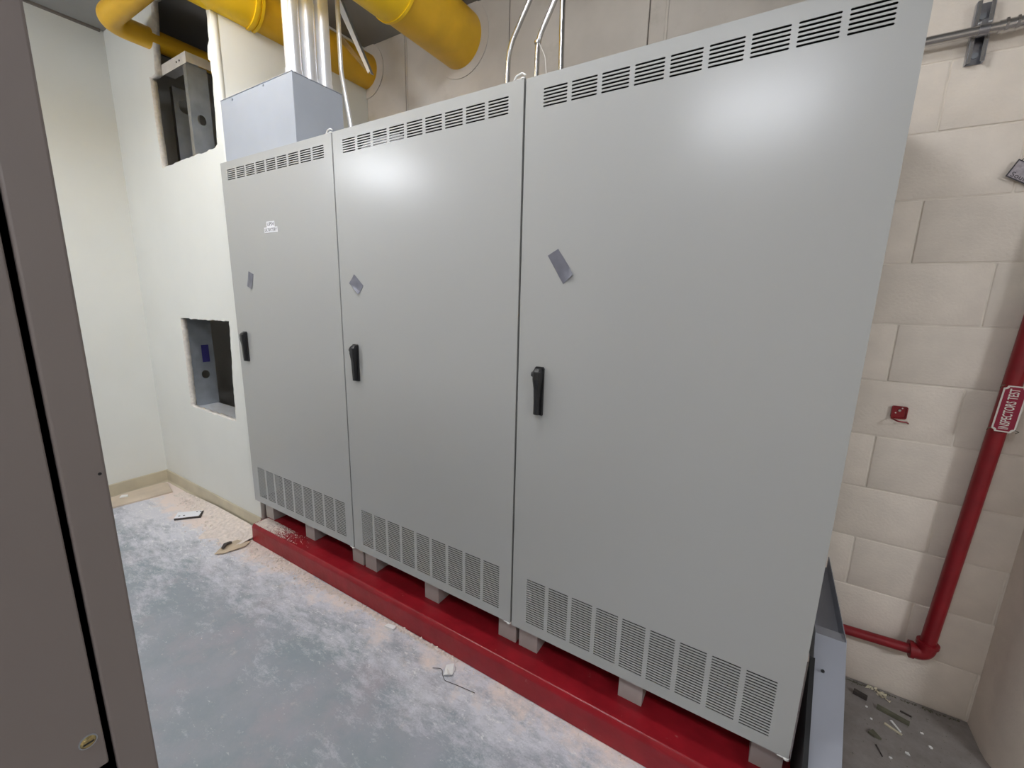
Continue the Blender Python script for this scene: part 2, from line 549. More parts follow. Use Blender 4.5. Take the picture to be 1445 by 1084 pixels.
# ------------------------------------------------------------------ lamps (out of frame, over the aisle)
for i, (fx, fy, fz, pw) in enumerate(FIXTURES):
    t = empty('wrap_light', (fx, fy, fz), ['suspended wrap light over the aisle near the left wall', 'suspended wrap light above the middle of the aisle',
              'suspended wrap light over the aisle past the pier', 'short wrap light on the ceiling between the two yellow pipes', 'short wrap light on the ceiling right of the yellow pipes'][i], 'ceiling light', 'wrap lights over the aisle')
    LX, LY = (0.30 if fz < 2.9 else 0.20), 0.125
    MB().box(fx - LX - 0.01, fx + LX + 0.01, fy - 0.09, fy + 0.09, fz + 0.046, fz + 0.085).build('housing', 'white', t, bevel=0.006)
    tm = mat('lit_wrap_lens', LAMP_COL, 0.5, emit=pw / (math.pi * (LX * LY * 4 + 0.36 * LX + 0.36 * LY)))
    MB().prism([(-LY, 0.045), (-LY, -0.02), (-LY + 0.03, -0.045), (LY - 0.03, -0.045), (LY, -0.02), (LY, 0.045)],
               lambda a, b, d: (fx + d, fy + a, fz + b), -LX, LX).build('lens', tm, t)
    for s_ in (-0.22, 0.22) if fz < 2.9 else ():
        MB().tube([(fx + s_, fy, fz + 0.086), (fx + s_, fy, ZC)], 0.004, 8).build('hanger_rod', 'galv', t)

# ------------------------------------------------------------------ battery cabinets
W = 0.914
Z0, Z1 = 0.245, 2.127
VX0, VP, VW = 0.062, 0.0895, 0.0772

def door_mesh(wd):
    xs = [0.0]
    for g in range(9):
        xs += [VX0 + g * VP - 0.002, VX0 + g * VP - 0.002 + VW]
    xs.append(wd)
    zs = [Z0]
    slots = []
    for k in range(20):
        z = 0.2855 + k * 0.00935
        zs += [z, z + 0.0050]
    for k in range(6):
        z = 2.0392 + k * 0.0091
        zs += [z, z + 0.0046]
    zs.append(Z1)
    v, f, idx = [], [], {}
    TK = 0.0022
    def vid(x, z, d=0):
        k = (round(x, 6), round(z, 6), d)
        if k not in idx:
            idx[k] = len(v)
            v.append((x, d * TK, z))
        return idx[k]
    for i in range(len(xs) - 1):
        for j in range(len(zs) - 1):
            x0, x1, z0, z1 = xs[i], xs[i + 1], zs[j], zs[j + 1]
            if i % 2 == 1 and j % 2 == 1:
                c = (z1 - z0) * 0.42
                ol = [(x0 + c, z0), (x1 - c, z0), (x1, z0 + c), (x1, z1 - c), (x1 - c, z1), (x0 + c, z1), (x0, z1 - c), (x0, z0 + c)]
                ol = [(x0 + c, z0), (x1 - c, z0), (x1 - 0.0, (z0 + z1) / 2), (x1 - c, z1), (x0 + c, z1), (x0, (z0 + z1) / 2)]
                cs = {(0, 5): (x0, z0), (2, 1): (x1, z0), (3, 2): (x1, z1), (5, 4): (x0, z1)}
                for (a, b), cr in cs.items():
                    f.append((vid(*ol[a]), vid(*ol[b]), vid(*cr)))
                for q in range(6):
                    a, b = ol[q], ol[(q + 1) % 6]
                    f.append((vid(*a), vid(*b), vid(*b, 1), vid(*a, 1)))
            else:
                f.append((vid(x0, z0), vid(x1, z0), vid(x1, z1), vid(x0, z1)))
    me = bpy.data.meshes.new('door')
    me.from_pydata(v, [], f)
    # orient front faces towards -Y
    bm = bmesh.new(); bm.from_mesh(me)
    for fc in bm.faces:
        fc.normal_update()
        if abs(fc.normal.y) > 0.5 and fc.normal.y > 0:
            fc.normal_flip()
    bm.to_mesh(me); bm.free()
    # returned edges of the sheet
    mb = MB()
    e = 0.0012
    mb.box(0, e, 0.0002, 0.022, Z0, Z1).box(wd - e, wd, 0.0002, 0.022, Z0, Z1).box(e, wd - e, 0.0002, 0.022, Z0, Z0 + e).box(e, wd - e, 0.0002, 0.022, Z1 - e, Z1)
    m2 = mb.mesh('rim')
    bm = bmesh.new(); bm.from_mesh(me); bm.from_mesh(m2)
    bm.to_mesh(me); bm.free()
    bpy.data.meshes.remove(m2)
    me.materials.append(MT['door'])
    return me

DW = W - 0.0080
DOOR = door_mesh(DW)
# hollow carcass, open at the front
cm = MB()
t = 0.002
YA, YZ = 0.0235, 0.665
cm.box(0, t, YA, YZ, Z0, Z1).box(DW - t, DW, YA, YZ, Z0, Z1).box(t, DW - t, YZ - t, YZ, Z0, Z1)
cm.box(t, DW - t, YA, YZ - t, Z0, Z0 + t).box(t, DW - t, YA, YZ - t, Z1 - t, Z1)
CARC = cm.mesh('carcass'); CARC.materials.append(MT['carcass'])
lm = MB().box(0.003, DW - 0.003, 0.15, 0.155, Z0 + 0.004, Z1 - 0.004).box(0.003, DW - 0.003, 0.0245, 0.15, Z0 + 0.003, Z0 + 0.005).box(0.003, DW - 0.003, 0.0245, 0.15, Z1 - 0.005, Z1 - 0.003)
SLOT_SHADE = lm.mesh('slot_shade_sheets'); SLOT_SHADE.materials.append(MT['inside'])  # added black sheets that stand in for shade behind the door slots
LEG = MB().box(-0.041, 0.041, 0, 0.085, 0.1105, Z0).mesh('leg'); LEG.materials.append(MT['leg'])
# swing handle: recessed plate, long lever, push-button end
hp = MB().prism([(-0.0165, 0.0), (0.0165, 0.0), (0.0165, 0.158), (0.012, 0.163), (-0.012, 0.163), (-0.0165, 0.158)],
                lambda a, b, d: (a, -d, b), 0.0, 0.008)
HPLATE = hp.mesh('handle_plate'); HPLATE.materials.append(MT['black'])
hl = MB()
rows = [(0.003, 0.0095, 0.012, 0.022), (0.03, 0.010, 0.012, 0.023), (0.09, 0.0115, 0.012, 0.025), (0.122, 0.014, 0.012, 0.030), (0.148, 0.0145, 0.012, 0.029), (0.158, 0.012, 0.012, 0.020)]
k = 0
for (zz, hw, d0, d1) in rows:
    hl.v += [(-hw, -0.006, zz), (hw, -0.006, zz), (hw, -d1 + 0.004, zz), (hw * 0.6, -d1, zz), (-hw * 0.6, -d1, zz), (-hw, -d1 + 0.004, zz)]
for r in range(len(rows) - 1):
    for j in range(6):
        a, b = r * 6 + j, r * 6 + (j + 1) % 6
        hl.f.append((a, b, b + 6, a + 6))
hl.f += [(5, 4, 3, 2, 1, 0), tuple(range((len(rows) - 1) * 6, len(rows) * 6))]
HLEV = hl.mesh('handle_lever'); HLEV.materials.append(MT['black'])
HBTN = MB().tube([(-0.0135, -0.016, 0.138), (-0.021, -0.016, 0.138)], [0.010, 0.0085], 14).mesh('push_button'); HBTN.materials.append(MT['black'])
BUSH = MB().tube([(0, 0, 0), (0, 0, 0.004)], 0.008, 12).box(-0.022, 0.0, -0.003, 0.004, 0.0, 0.003).mesh('hinge_bushing'); BUSH.materials.append(MT['white'])

def inst(name, me, parent, loc=(0, 0, 0), root=None):
    o = bpy.data.objects.new(name, me)
    C.objects.link(o)
    o.parent = parent
    o.location = loc
    return o

cab_labels = ['grey steel battery cabinet farthest left, beside the wall with cut holes',
              'grey steel battery cabinet in the middle of the row of three',
              'grey steel battery cabinet at the right end, beside the block wall']
cabs = []
for i in range(3):
    r = empty('battery_cabinet', (i * W + 0.004, 0, 0), cab_labels[i], 'cabinet', 'grey battery cabinets on the red pad')
    inst('carcass', CARC, r)
    inst('slot_shade_sheets', SLOT_SHADE, r)
    d = inst('door', DOOR, r, (0, 0, -0.004 if i == 2 else 0.0))
    if i == 1: d.rotation_euler = (0, 0, 0)
    h = inst('handle', HPLATE, d, (0.083, 0, 1.102)); h['label'] = 'black plastic swing handle'
    inst('handle_lever', HLEV, h) if False else inst('lever', HLEV, h)
    inst('push_button', HBTN, h)
    inst('hinge_bushing', BUSH, d, (DW - 0.006, 0.006, Z1))
    inst('hinge_bushing', BUSH, d, (DW - 0.006, 0.002, Z0 - 0.004))
    for lx in (0.045, DW / 2, DW - 0.045):
        inst('leg', LEG, r, (lx, 0.055, 0))
        inst('leg', LEG, r, (lx, 0.57, 0))
    cabs.append(r)

# paper seen behind the middle cabinet's top slots
pp = [(1.070, 2.035), (1.105, 2.060), (1.18, 2.066), (1.255, 2.066), (1.29, 2.066), (1.335, 2.036)]
pp += [(1.30, 2.026), (1.10, 2.026)]
pv = MB().prism(pp, lambda a, b, d: (a, 0.0055 - 0.0022 * math.cos((a - 1.2) * 9) + d, b), 0.0, 0.0004).build('paper_sheet', 'paper')
tag(pv, 'white paper scrap caught behind the top slots of the middle cabinet', 'paper')

# silver tape pieces, one per door
def tape(corners, label, lift, seed):
    """corners on the door (x, z): TL, TR, BR, BL; one corner of the tape curls off"""
    a, b, c, d = [Vector(q) for q in corners]
    mb = MB()
    n, mth = 8, 6
    for j in range(mth + 1):
        for i in range(n + 1):
            s, tt = i / n, j / mth
            p = a.lerp(b, s).lerp(d.lerp(c, s), tt)
            q = max(0, (tt * 1.0 + (s if lift > 0 else 1 - s) * 0.35) - 0.95)
            y = -0.0012 - abs(lift) * q * q * 4 - 0.0006 * math.sin(s * 9 + tt * 7 + seed)
            mb.v.append((p.x, y, p.y))
    for j in range(mth):
        for i in range(n):
            k = j * (n + 1) + i
            mb.f.append((k, k + 1, k + n + 2, k + n + 1))
    k = len(mb.v)
    mb.v += [(x, y + 0.0004, z) for x, y, z in mb.v]
    mb.f += [tuple(q + k for q in reversed(f)) for f in mb.f[:n * mth]]
    rim = [i for i in range(n)] + [j * (n + 1) + n for j in range(mth)] + [mth * (n + 1) + i for i in range(n, 0, -1)] + [j * (n + 1) for j in range(mth, 0, -1)]
    for q in range(len(rim)):
        x, y = rim[q], rim[(q + 1) % len(rim)]
        mb.f.append((x, y, y + k, x + k))
    o = mb.build('tape_patch', 'tape', smooth=True)
    return tag(o, label, 'tape', 'silver tape patches on the cabinet doors')
tape([(0.179, 1.584), (0.225, 1.569), (0.197, 1.493), (0.151, 1.508)], 'small silver tape patch on the leftmost cabinet door above its handle', 0.008, 1)
tape([(1.012, 1.563), (1.067, 1.516), (1.038, 1.481), (0.977, 1.525)], 'tilted silver tape patch on the middle cabinet door', 0.012, 2)
tape([(1.927, 1.612), (1.962, 1.631), (2.018, 1.555), (1.984, 1.526)], 'long tilted silver tape patch on the right cabinet door', 0.014, 3)

# printed label on the left door, two strips
lb = MB().box(0.384, 0.452, -0.0010, -0.0002, 1.789, 1.816).box(0.361, 0.474, -0.0010, -0.0002, 1.764, 1.789).build('name_label', 'paper')
tag(lb, 'small white printed label reading UPS4 DC BATTERY on left cabinet door', 'label')
text_mesh('lettering', 'UPS4', 0.024, lambda a, b, d: (0.418 + a, -0.0012 - d, 1.8025 + b), 'ink', lb, width=0.055)
text_mesh('lettering', 'DC BATTERY', 0.021, lambda a, b, d: (0.4175 + a, -0.0012 - d, 1.7765 + b), 'ink', lb, width=0.103)

# ------------------------------------------------------------------ box and conduits above
jb = empty('junction_box', (0.31, 0.16, Z1), 'large blue grey metal box standing on the left cabinet', 'junction box')
BX0, BX1, BY0, BY1, BZ = 0.002, 0.624, 0.032, 0.290, 2.432
MB().box(BX0, BX1, BY0, BY1, Z1 + 0.001, BZ - 0.004).build('body', 'greybox', jb, bevel=0.003)
MB().box(BX0 - 0.001, BX1 + 0.001, BY0 - 0.001, BY1 + 0.001, BZ - 0.0035, BZ).build('lid', 'greybox', jb, bevel=0.001, seg=1)
for x, z in ((0.12, 2.415), (0.40, 2.42)):
    MB().tube([(x, BY0 - 0.004, z), (x, BY0 + 0.002, z)], 0.005, 10).build('screw', 'galvdark', jb)
for i, (x, y) in enumerate(((0.580, 0.072), (0.583, 0.146), (0.586, 0.222))):
    t = empty('large_conduit', (x, y, BZ), ['thick galvanised conduit rising from the grey box, nearest its front', 'thick galvanised conduit rising from the grey box, middle of three',
              'thick galvanised conduit rising from the grey box, rearmost of three'][i], 'conduit', 'thick conduits on the grey box')
    MB().tube([(x, y, BZ + 0.001), (x, y, ZC)], 0.0335, 28).build('pipe', 'galvbright', t, smooth=True)
    MB().ring((x, y, BZ + 0.001), (0, 0, 1), 0.0365, 0.0336, 0.022, 28).build('connector', 'galvbright', t, smooth=True)

def conduit(name, label, pts, r, cat='conduit', group=None, rad=0.1, coup=None, mt='galv', n=14):
    t = empty(name, pts[0], label, cat, group)
    path = arc_path(pts, rad)
    MB().tube(path, r, n).build('pipe', mt, t, smooth=True)
    for c in coup or []:
        a, b = Vector(c[0]), Vector(c[1])
        MB().tube([a, b], r * c[2], n).build('coupling', mt, t, smooth=True)
    return t
G = 'thin conduits into the cabinet tops'
conduit('thin_conduit', 'thin bent conduit rising beside the grey box on the left', [(0.668, 0.31, Z1 + 0.002), (0.652, 0.31, 2.29), (0.604, 0.305, 2.545), (0.606, 0.30, ZC)], 0.011, group=G, rad=0.22, mt='galvbright')
conduit('thin_conduit', 'thin conduit leaning right, entering the middle cabinet near its right end', [(1.570, 0.3, Z1 + 0.002), (1.574, 0.3, 2.395), (1.662, 0.3, 2.533), (2.02, 0.3, ZC)], 0.0092, group=G, rad=0.16)
c2 = conduit('thin_conduit', 'thin leaning conduit with a ring coupling at the left end of right cabinet', [(1.840, 0.03, Z1 + 0.002), (1.842, 0.03, 2.245), (1.905, 0.03, 2.36), (2.30, 0.03, ZC)], 0.0073, group=G, rad=0.1) if False else \
     conduit('thin_conduit', 'thin leaning conduit with a ring coupling at left end of right cabinet', [(1.697, 0.3, Z1 + 0.002), (1.699, 0.3, 2.395), (1.764, 0.3, 2.504), (2.12, 0.3, ZC)], 0.0092, group=G, rad=0.12,
             coup=[((1.6985, 0.3, 2.383), (1.6995, 0.3, 2.391), 1.35)])
MB().tube(arc_path([(1.706, 0.295, 2.385), (1.735, 0.292, 2.33), (1.745, 0.29, 2.26)], 0.05), 0.0011, 6).build('string_end', 'cream', c2)
conduit('thin_conduit', 'straight vertical thin conduit, rightmost above the cabinets', [(1.762, 0.38, Z1 + 0.002), (1.754, 0.38, 2.45), (1.747, 0.38, ZC)], 0.0104, group=G, rad=0.3)

# folded galvanised strap hanging under the ceiling
hs = empty('metal_strap', (0.22, 0.62, ZC), 'folded galvanised strap hanging from the ceiling before the panel wall', 'metal strap')
def strip(p0, p1, wv, th, parent, name, mt='galvbright'):
    p0, p1, wv, th = Vector(p0), Vector(p1), Vector(wv), Vector(th)
    vs = [p0 - wv, p0 + wv, p1 + wv * 0.5, p1 - wv * 0.5]
    vs = vs + [q + th for q in vs]
    return MB().add(vs, [(0, 1, 2, 3), (7, 6, 5, 4), (0, 4, 5, 1), (1, 5, 6, 2), (2, 6, 7, 3), (3, 7, 4, 0)]).build(name, mt, parent)
STRAP_PARENT = hs

# ------------------------------------------------------------------ yellow pipes
pa = empty('yellow_pipe', (-0.01, 0.5, 2.955), 'large yellow pipe running along the top of the chase return wall', 'pipe', 'large yellow pipes under the ceiling')
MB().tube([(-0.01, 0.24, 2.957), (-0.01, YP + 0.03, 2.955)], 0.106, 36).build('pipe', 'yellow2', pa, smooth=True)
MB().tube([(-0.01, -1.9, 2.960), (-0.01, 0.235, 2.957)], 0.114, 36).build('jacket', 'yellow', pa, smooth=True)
MB().ring((-0.01, 0.205, 2.957), (0, 1, 0), 0.121, 0.11, 0.018, 36).build('lip', 'yellow', pa, smooth=True)
MB().ring((-0.01, 0.236, 2.957), (0, 1, 0), 0.119, 0.106, 0.014, 36).build('lip', 'yellow', pa, smooth=True)
MB().ring((-0.01, YP - 0.012, 2.955), (0, 1, 0), 0.165, 0.106, 0.005, 40).build('collar', 'panel', pa, smooth=True)
pc = empty('yellow_pipe', (0.797, 0.5, 2.94), 'very large yellow pipe entering the panel wall above the middle cabinet', 'pipe', 'large yellow pipes under the ceiling')
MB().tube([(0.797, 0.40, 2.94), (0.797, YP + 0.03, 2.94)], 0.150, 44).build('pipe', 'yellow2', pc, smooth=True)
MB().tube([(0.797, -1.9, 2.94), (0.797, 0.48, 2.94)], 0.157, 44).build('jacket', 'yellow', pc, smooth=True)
MB().ring((0.797, 0.468, 2.94), (0, 1, 0), 0.161, 0.150, 0.016, 44).build('jacket_seam', 'yellow', pc, smooth=True)
MB().ring((0.797, YP - 0.012, 2.94), (0, 1, 0), 0.200, 0.150, 0.005, 44).build('collar', 'panel', pc, smooth=True)
pb = empty('yellow_elbow_pipe', (-0.69, -0.1, 2.9), 'small yellow elbow pipe turning into the upper wall hole', 'pipe')
MB().tube(arc_path([(-0.13, -0.155, 2.90), (-0.725, -0.155, 2.90), (-0.725, 0.45, 2.90)], 0.10, 10), 0.055, 28).build('pipe', 'yellow2', pb, smooth=True)

# ------------------------------------------------------------------ inside the holes
def stud(x, y0, y1, z0, z1, label, knock, sticker=None, screws=()):
    """C-stud with its web facing +X; knock-outs are real holes"""
    t = empty('metal_stud', (x, (y0 + y1) / 2, z0), label, 'metal stud', 'metal studs inside the holes')
    hs_ = []
    for (ky, kz, rr) in knock:
        hs_.append([(ky + rr * 0.85 * math.cos(a * math.pi / 8), kz + rr * math.sin(a * math.pi / 8)) for a in range(16)])
    curve_plate('web', [[(y0, z0), (y1, z0), (y1, z1), (y0, z1)]] + hs_, lambda a, b, d: (x - d, a, b), 0.0015, 'galvdark', t)
    MB().box(x - 0.035, x - 0.001, y0, y0 + 0.0015, z0, z1).build('flange', 'galv', t)
    MB().box(x - 0.035, x - 0.001, y1 - 0.0015, y1, z0, z1).build('flange', 'galvdark', t)
    if sticker:
        sy, sz, w_, h_ = sticker
        MB().box(x + 0.0002, x + 0.0008, sy - w_ / 2, sy + w_ / 2, sz - h_ / 2, sz + h_ / 2).build('sticker', 'blue', t)
    for sz in screws:
        MB().tube([(x - 0.02, y0 + 0.02, sz), (x - 0.075, y0 + 0.02, sz + 0.01)], [0.004, 0.002], 8).build('screw', 'galv', t)
    return t
stud(-0.417, 0.076, 0.182, 2.06, 2.724, 'metal stud with round knock-out standing in the upper wall hole', [(0.129, 2.446, 0.027)], screws=(2.52, 2.30, 2.26))
stud(-0.803, 0.074, 0.215, 0.55, 1.42, 'metal stud with blue sticker seen inside the lower wall hole', [(0.150, 0.905, 0.03)], sticker=(0.163, 1.05, 0.045, 0.12))
stud(-0.815, 0.16, 0.30, 2.10, 2.72, 'recessed dark metal stud at the left side of the upper wall hole', [(0.22, 2.62, 0.04)])
lt = empty('header_track', (-0.6, 0.1, 2.725), 'pale flat header track over the stud in the upper wall hole', 'track')
MB().box(-0.82, -0.400, 0.0725, 0.0745, 2.716, 2.772).build('front_flange', 'wood', lt)
MB().box(-0.82, -0.400, 0.0745, 0.185, 2.768, 2.772).build('top_plate', 'wood', lt)
MB().box(-0.402, -0.400, 0.0745, 0.34, 2.722, 2.768).build('side_flange', 'wood', lt)
for x in (-0.51, -0.475):
    MB().tube([(x, 0.070, 2.742), (x, 0.0735, 2.742)], 0.005, 8).build('screw', 'darkwood', lt)
st = empty('sill_track', (-0.5, 0.1, 0.66), 'dusty metal sill track at the bottom of the lower wall hole', 'track')
MB().box(-0.80, -0.14, YH + TH + 0.001, 0.205, 0.688, 0.691).build('top_plate', 'galvbright', st)
MB().box(-0.80, -0.14, YH + TH + 0.001, YH + TH + 0.004, 0.64, 0.688).build('flange', 'galvdark', st)
du = MB()
rd = random.Random(9)
for q in range(160):
    x, y, s = rd.uniform(-0.77, -0.21), rd.uniform(0.08, 0.19), rd.uniform(0.002, 0.005)
    du.add([(x - s, y - s, 0.6915), (x + s, y - s * .6, 0.6915), (x + s * .7, y + s, 0.6915), (x, y, 0.6915 + s * .25)], [(0, 1, 3), (1, 2, 3), (2, 0, 3), (0, 2, 1)])
o = du.build('gypsum_dust', 'plaster')
tag(o, 'white gypsum dust lying on the sill inside the lower hole', 'dust', kind='stuff')

# ------------------------------------------------------------------ things on the block wall
ss = empty('strut_channel', (2.968, YB, 2.21), 'short zinc strut channel fixed upright on the block wall', 'strut channel')
sy0 = YB - 0.0015
MB().box(2.948, 2.989, sy0 - 0.002, sy0, 2.208, 2.372).build('back_plate', 'strut', ss)
for a in (2.948, 2.9865):
    MB().box(a, a + 0.0025, sy0 - 0.021, sy0 - 0.002, 2.208, 2.372).build('side_flange', 'strut', ss)
for a in (2.9505, 2.9785):
    MB().box(a, a + 0.008, sy0 - 0.0225, sy0 - 0.0205, 2.208, 2.372).build('lip', 'galv', ss)
for z in (2.232, 2.335):
    MB().tube([(2.9685, sy0 - 0.002, z), (2.9685, sy0 - 0.006, z)], 0.008, 12).build('bolt', 'galvdark', ss)
hc = empty('wall_conduit', (2.97, 0.70, 2.286), 'galvanised conduit running across the strut on the block wall', 'conduit')
MB().tube([(2.60, 0.706, 2.284), (3.005, 0.706, 2.284)], 0.0138, 18).build('pipe', 'galv', hc, smooth=True)
MB().tube([(3.000, 0.708, 2.284), (3.075, 0.706, 2.284)], 0.0165, 18).build('coupling', 'galv', hc, smooth=True)
for x in (3.012, 3.034, 3.056):
    MB().ring((x, 0.706, 2.284), (1, 0, 0), 0.0190, 0.0163, 0.006, 6).build('lock_ring', 'galv', hc)
MB().tube([(3.07, 0.708, 2.284), (3.32, 0.706, 2.284)], 0.0138, 18).build('pipe', 'galv', hc, smooth=True)
sc = empty('pipe_strap', (2.968, 0.70, 2.286), 'small zinc strap clamping the conduit to the strut', 'pipe strap')
MB().ring((2.958, 0.706, 2.284), (1, 0, 0), 0.0156, 0.0139, 0.022, 20).build('band', 'strut', sc, smooth=True)
MB().box(2.962, 2.975, 0.703, 0.714, 2.297, 2.312).build('ear', 'strut', sc)
MB().tube([(2.955, 0.7085, 2.305), (2.984, 0.7085, 2.305)], 0.0028, 8).build('bolt', 'galvbright', sc)

rbk = empty('red_wall_bracket', (2.97, YB, 1.09), 'small red square bracket screwed to the block wall', 'bracket')
def rrect(x0, x1, z0, z1, r, n=4):
    out = []
    for cx, cz, a0 in ((x1 - r, z1 - r, 0), (x0 + r, z1 - r, 1), (x0 + r, z0 + r, 2), (x1 - r, z0 + r, 3)):
        for k in range(n + 1):
            a = (a0 + k / n) * math.pi / 2
            out.append((cx + r * math.cos(a), cz + r * math.sin(a)))
    return out
fy = YB - 0.0015
MB().prism(rrect(2.948, 2.991, 1.092, 1.137, 0.006), lambda a, b, d: (a, fy - d, b), 0, 0.004).build('plate', 'redpipe', rbk)
o_, i_ = rrect(2.948, 2.991, 1.092, 1.137, 0.006), rrect(2.951, 2.988, 1.095, 1.134, 0.005)
curve_plate('rim', [o_, i_], lambda a, b, d: (a, fy - 0.004 - d, b), 0.005, 'redpipe', rbk)
MB().tube([(2.969, fy - 0.004, 1.122), (2.969, fy - 0.009, 1.122)], [0.006, 0.004], 12).build('screw', 'galv', rbk)
for x, z in ((2.976, 1.130), (2.960, 1.112)):
    MB().tube([(x, fy - 0.003, z), (x, fy - 0.006, z)], 0.0022, 8).build('rivet', 'cream', rbk)
MB().tube(arc_path([(2.951, fy - 0.008, 1.092), (2.962, fy - 0.045, 1.090), (2.985, fy - 0.045, 1.090), (2.993, fy - 0.012, 1.084), (2.999, fy - 0.004, 1.078)], 0.012), 0.0028, 8).build('hanger_lip', 'redpipe', rbk, smooth=True)

rp = empty('red_sprinkler_pipe', (3.17, 0.70, 0.24), 'red sprinkler drain pipe with elbow along the block wall', 'pipe')
MB().tube([(3.168, 0.700, 0.275), (3.219, 0.700, 1.50)], 0.0222, 22).build('riser', 'redpipe', rp, smooth=True)
MB().tube([(3.219, 0.700, 1.50), (3.27, 0.700, 2.72)], 0.0222, 22).build('upper_riser', 'cream', rp, smooth=True)
MB().tube([(2.60, 0.700, 0.222), (3.135, 0.700, 0.247)], 0.0178, 20).build('branch', 'redpipe', rp, smooth=True)
MB().tube(arc_path([(3.128, 0.700, 0.2465), (3.168, 0.700, 0.2475), (3.1695, 0.700, 0.292)], 0.03), 0.0275, 20).build('elbow', 'redpipe', rp, smooth=True)
MB().ring((3.124, 0.700, 0.2465), (1, 0.0, 0.04), 0.031, 0.018, 0.012, 22).build('elbow_bead', 'redpipe', rp, smooth=True)
MB().ring((3.169, 0.700, 0.284), (0.04, 0, 1), 0.032, 0.0225, 0.012, 22).build('elbow_bead', 'redpipe', rp, smooth=True)

sg = empty('pipe_sign', (3.19, 0.667, 1.18), 'red and white INSPECTORS TEST sign tied to the red pipe', 'sign')
sO = Vector((3.2055, 0.667, 1.179))
lean = math.atan2(0.051, 1.225)
ux = Vector((math.cos(-0.16), math.sin(-0.16), 0))          # faces a little towards the room
uz = Vector((math.sin(lean), 0, math.cos(lean)))
un = ux.cross(uz)
if un.y > 0: un = -un
def sfn(a, b, d):
    return sO + ux * a + uz * b + un * d
def notched(hw, hh, r, n=5):
    out = []
    for sx_, sz_, a0 in ((1, 1, 0), (-1, 1, 1), (-1, -1, 2), (1, -1, 3)):
        cx, cz = sx_ * hw, sz_ * hh
        pts = []
        for k in range(n + 1):
            a = math.pi / 2 * (a0 + 3) - k / n * math.pi / 2
            pts.append((cx + r * math.cos(a), cz + r * math.sin(a)))
        out += pts
    return out
MB().prism(notched(0.0255, 0.0735, 0.008), sfn, 0, 0.0012).build('plate', 'cream', sg)
MB().prism(notched(0.0215, 0.0695, 0.008), sfn, 0.0012, 0.0018).build('red_field', 'redsign', sg)
text_mesh('lettering', 'INSPECTORS TEST', 0.029, lambda a, b, d: sfn(-b, a, 0.0021 + d), 'cream', sg, width=0.128, bold=0.0004)
for a, b in ((-0.0245, 0.069), (0.0245, 0.069), (-0.0245, -0.069), (0.0245, -0.069)):
    c = sfn(a, b, 0.002)
    MB().tube([c + Vector((0, 0, 0.006)), c + Vector((0.008 * (1 if a > 0 else -1), -0.002, 0.002)), c + Vector((0.006 * (1 if a > 0 else -1), 0.01, -0.006))], 0.0011, 6).build('tie_wire', 'olive', sg)

tgE = empty('paper_tag', (3.12, YB, 1.87), 'dark framed grey tag hanging tilted on the block wall', 'tag')
tO = Vector((3.0935, YB - 0.012, 1.8775))
tx = Vector((0.853, 0, -0.522)); tz = Vector((0.400, 0, 0.90)).normalized()
def tfn(a, b, d):
    return tO + tx * a + tz * b + Vector((0, -d, 0))
curve_plate('frame', [[(0, 0), (0.075, 0), (0.075, 0.05), (0, 0.05)], [(0.003, 0.003), (0.072, 0.003), (0.072, 0.047), (0.003, 0.047)]], lambda a, b, d: tfn(a, b, d), 0.0016, 'ink', tgE)
MB().prism([(0.002, 0.002), (0.073, 0.002), (0.073, 0.048), (0.002, 0.048)], tfn, 0.0002, 0.0010).build('card', 'tagcard', tgE)
text_mesh('lettering', 'South', 0.019, lambda a, b, d: tfn(0.033 + a, 0.0105 + b, 0.0013 + d), 'ink', tgE, width=0.048)
MB().tube([tfn(0.008, 0.047, 0.001), tfn(0.012, 0.062, 0.0), tfn(0.022, 0.070, -0.006), tfn(0.028, 0.06, -0.002), tfn(0.03, 0.047, 0.001)], 0.0013, 6).build('string', 'ink', tgE)

# ------------------------------------------------------------------ sheet-metal trough beside the right cabinet
tr = empty('metal_trough', (2.80, 0.2, 0.0), 'blue grey sheet metal trough leaning between the right cabinet and the block wall', 'sheet metal trough')
TX0, TX1 = 2.778, 2.852
side = [(0.735, 0.503), (0.225, 0.506), (-0.236, 0.004), (-0.15, 0.004), (0.25, 0.40), (0.735, 0.40)]
for x in (TX0, TX1):
    MB().prism(side, lambda a, b, d: (x + d, a, b), -0.001, 0.001).build('side_flange', 'trough', tr)
MB().prism([(0.735, 0.452), (0.24, 0.455), (0.24, 0.458), (0.735, 0.455)], lambda a, b, d: (d, a, b), TX0 + 0.001, TX1 - 0.001).build('tray_floor', 'trough', tr)
MB().prism([(0.222, 0.503), (-0.236, 0.004), (-0.232, 0.001), (0.226, 0.499)], lambda a, b, d: (d, a, b), TX0 + 0.001, TX1 - 0.001).build('front_plate', 'trough', tr)
MB().prism([(0.222, 0.503), (0.27, 0.497), (0.27, 0.494), (0.222, 0.499)], lambda a, b, d: (d, a, b), TX0 + 0.001, TX1 - 0.001).build('top_fold', 'trough', tr)

MB().tube([(2.799, 0.152, 0.4355), (2.799, 0.1475, 0.4395)], 0.0045, 10).build('bolt_hole', 'inside', tr)
for q in (0.0, 0.012):
    MB().box(TX0 + 0.0012, TX0 + 0.0018, 0.40 + q * 2.2, 0.415 + q * 2.2, 0.478, 0.481).build('slot', 'inside', tr)
strip((0.232, 0.6, 3.095), (0.462, 0.6, 2.69), (0.017, 0, 0.008), (0, 0.0015, 0), hs, 'outer_leg')
strip((0.215, 0.602, 2.935), (0.462, 0.602, 2.69), (0.010, 0, 0.014), (0, 0.0015, 0), hs, 'inner_leg', 'galv')
strip((0.250, 0.601, 3.090), (0.476, 0.601, 2.68), (0.004, 0, 0.002), (0, 0.02, 0), hs, 'edge_fold', 'galvdark')

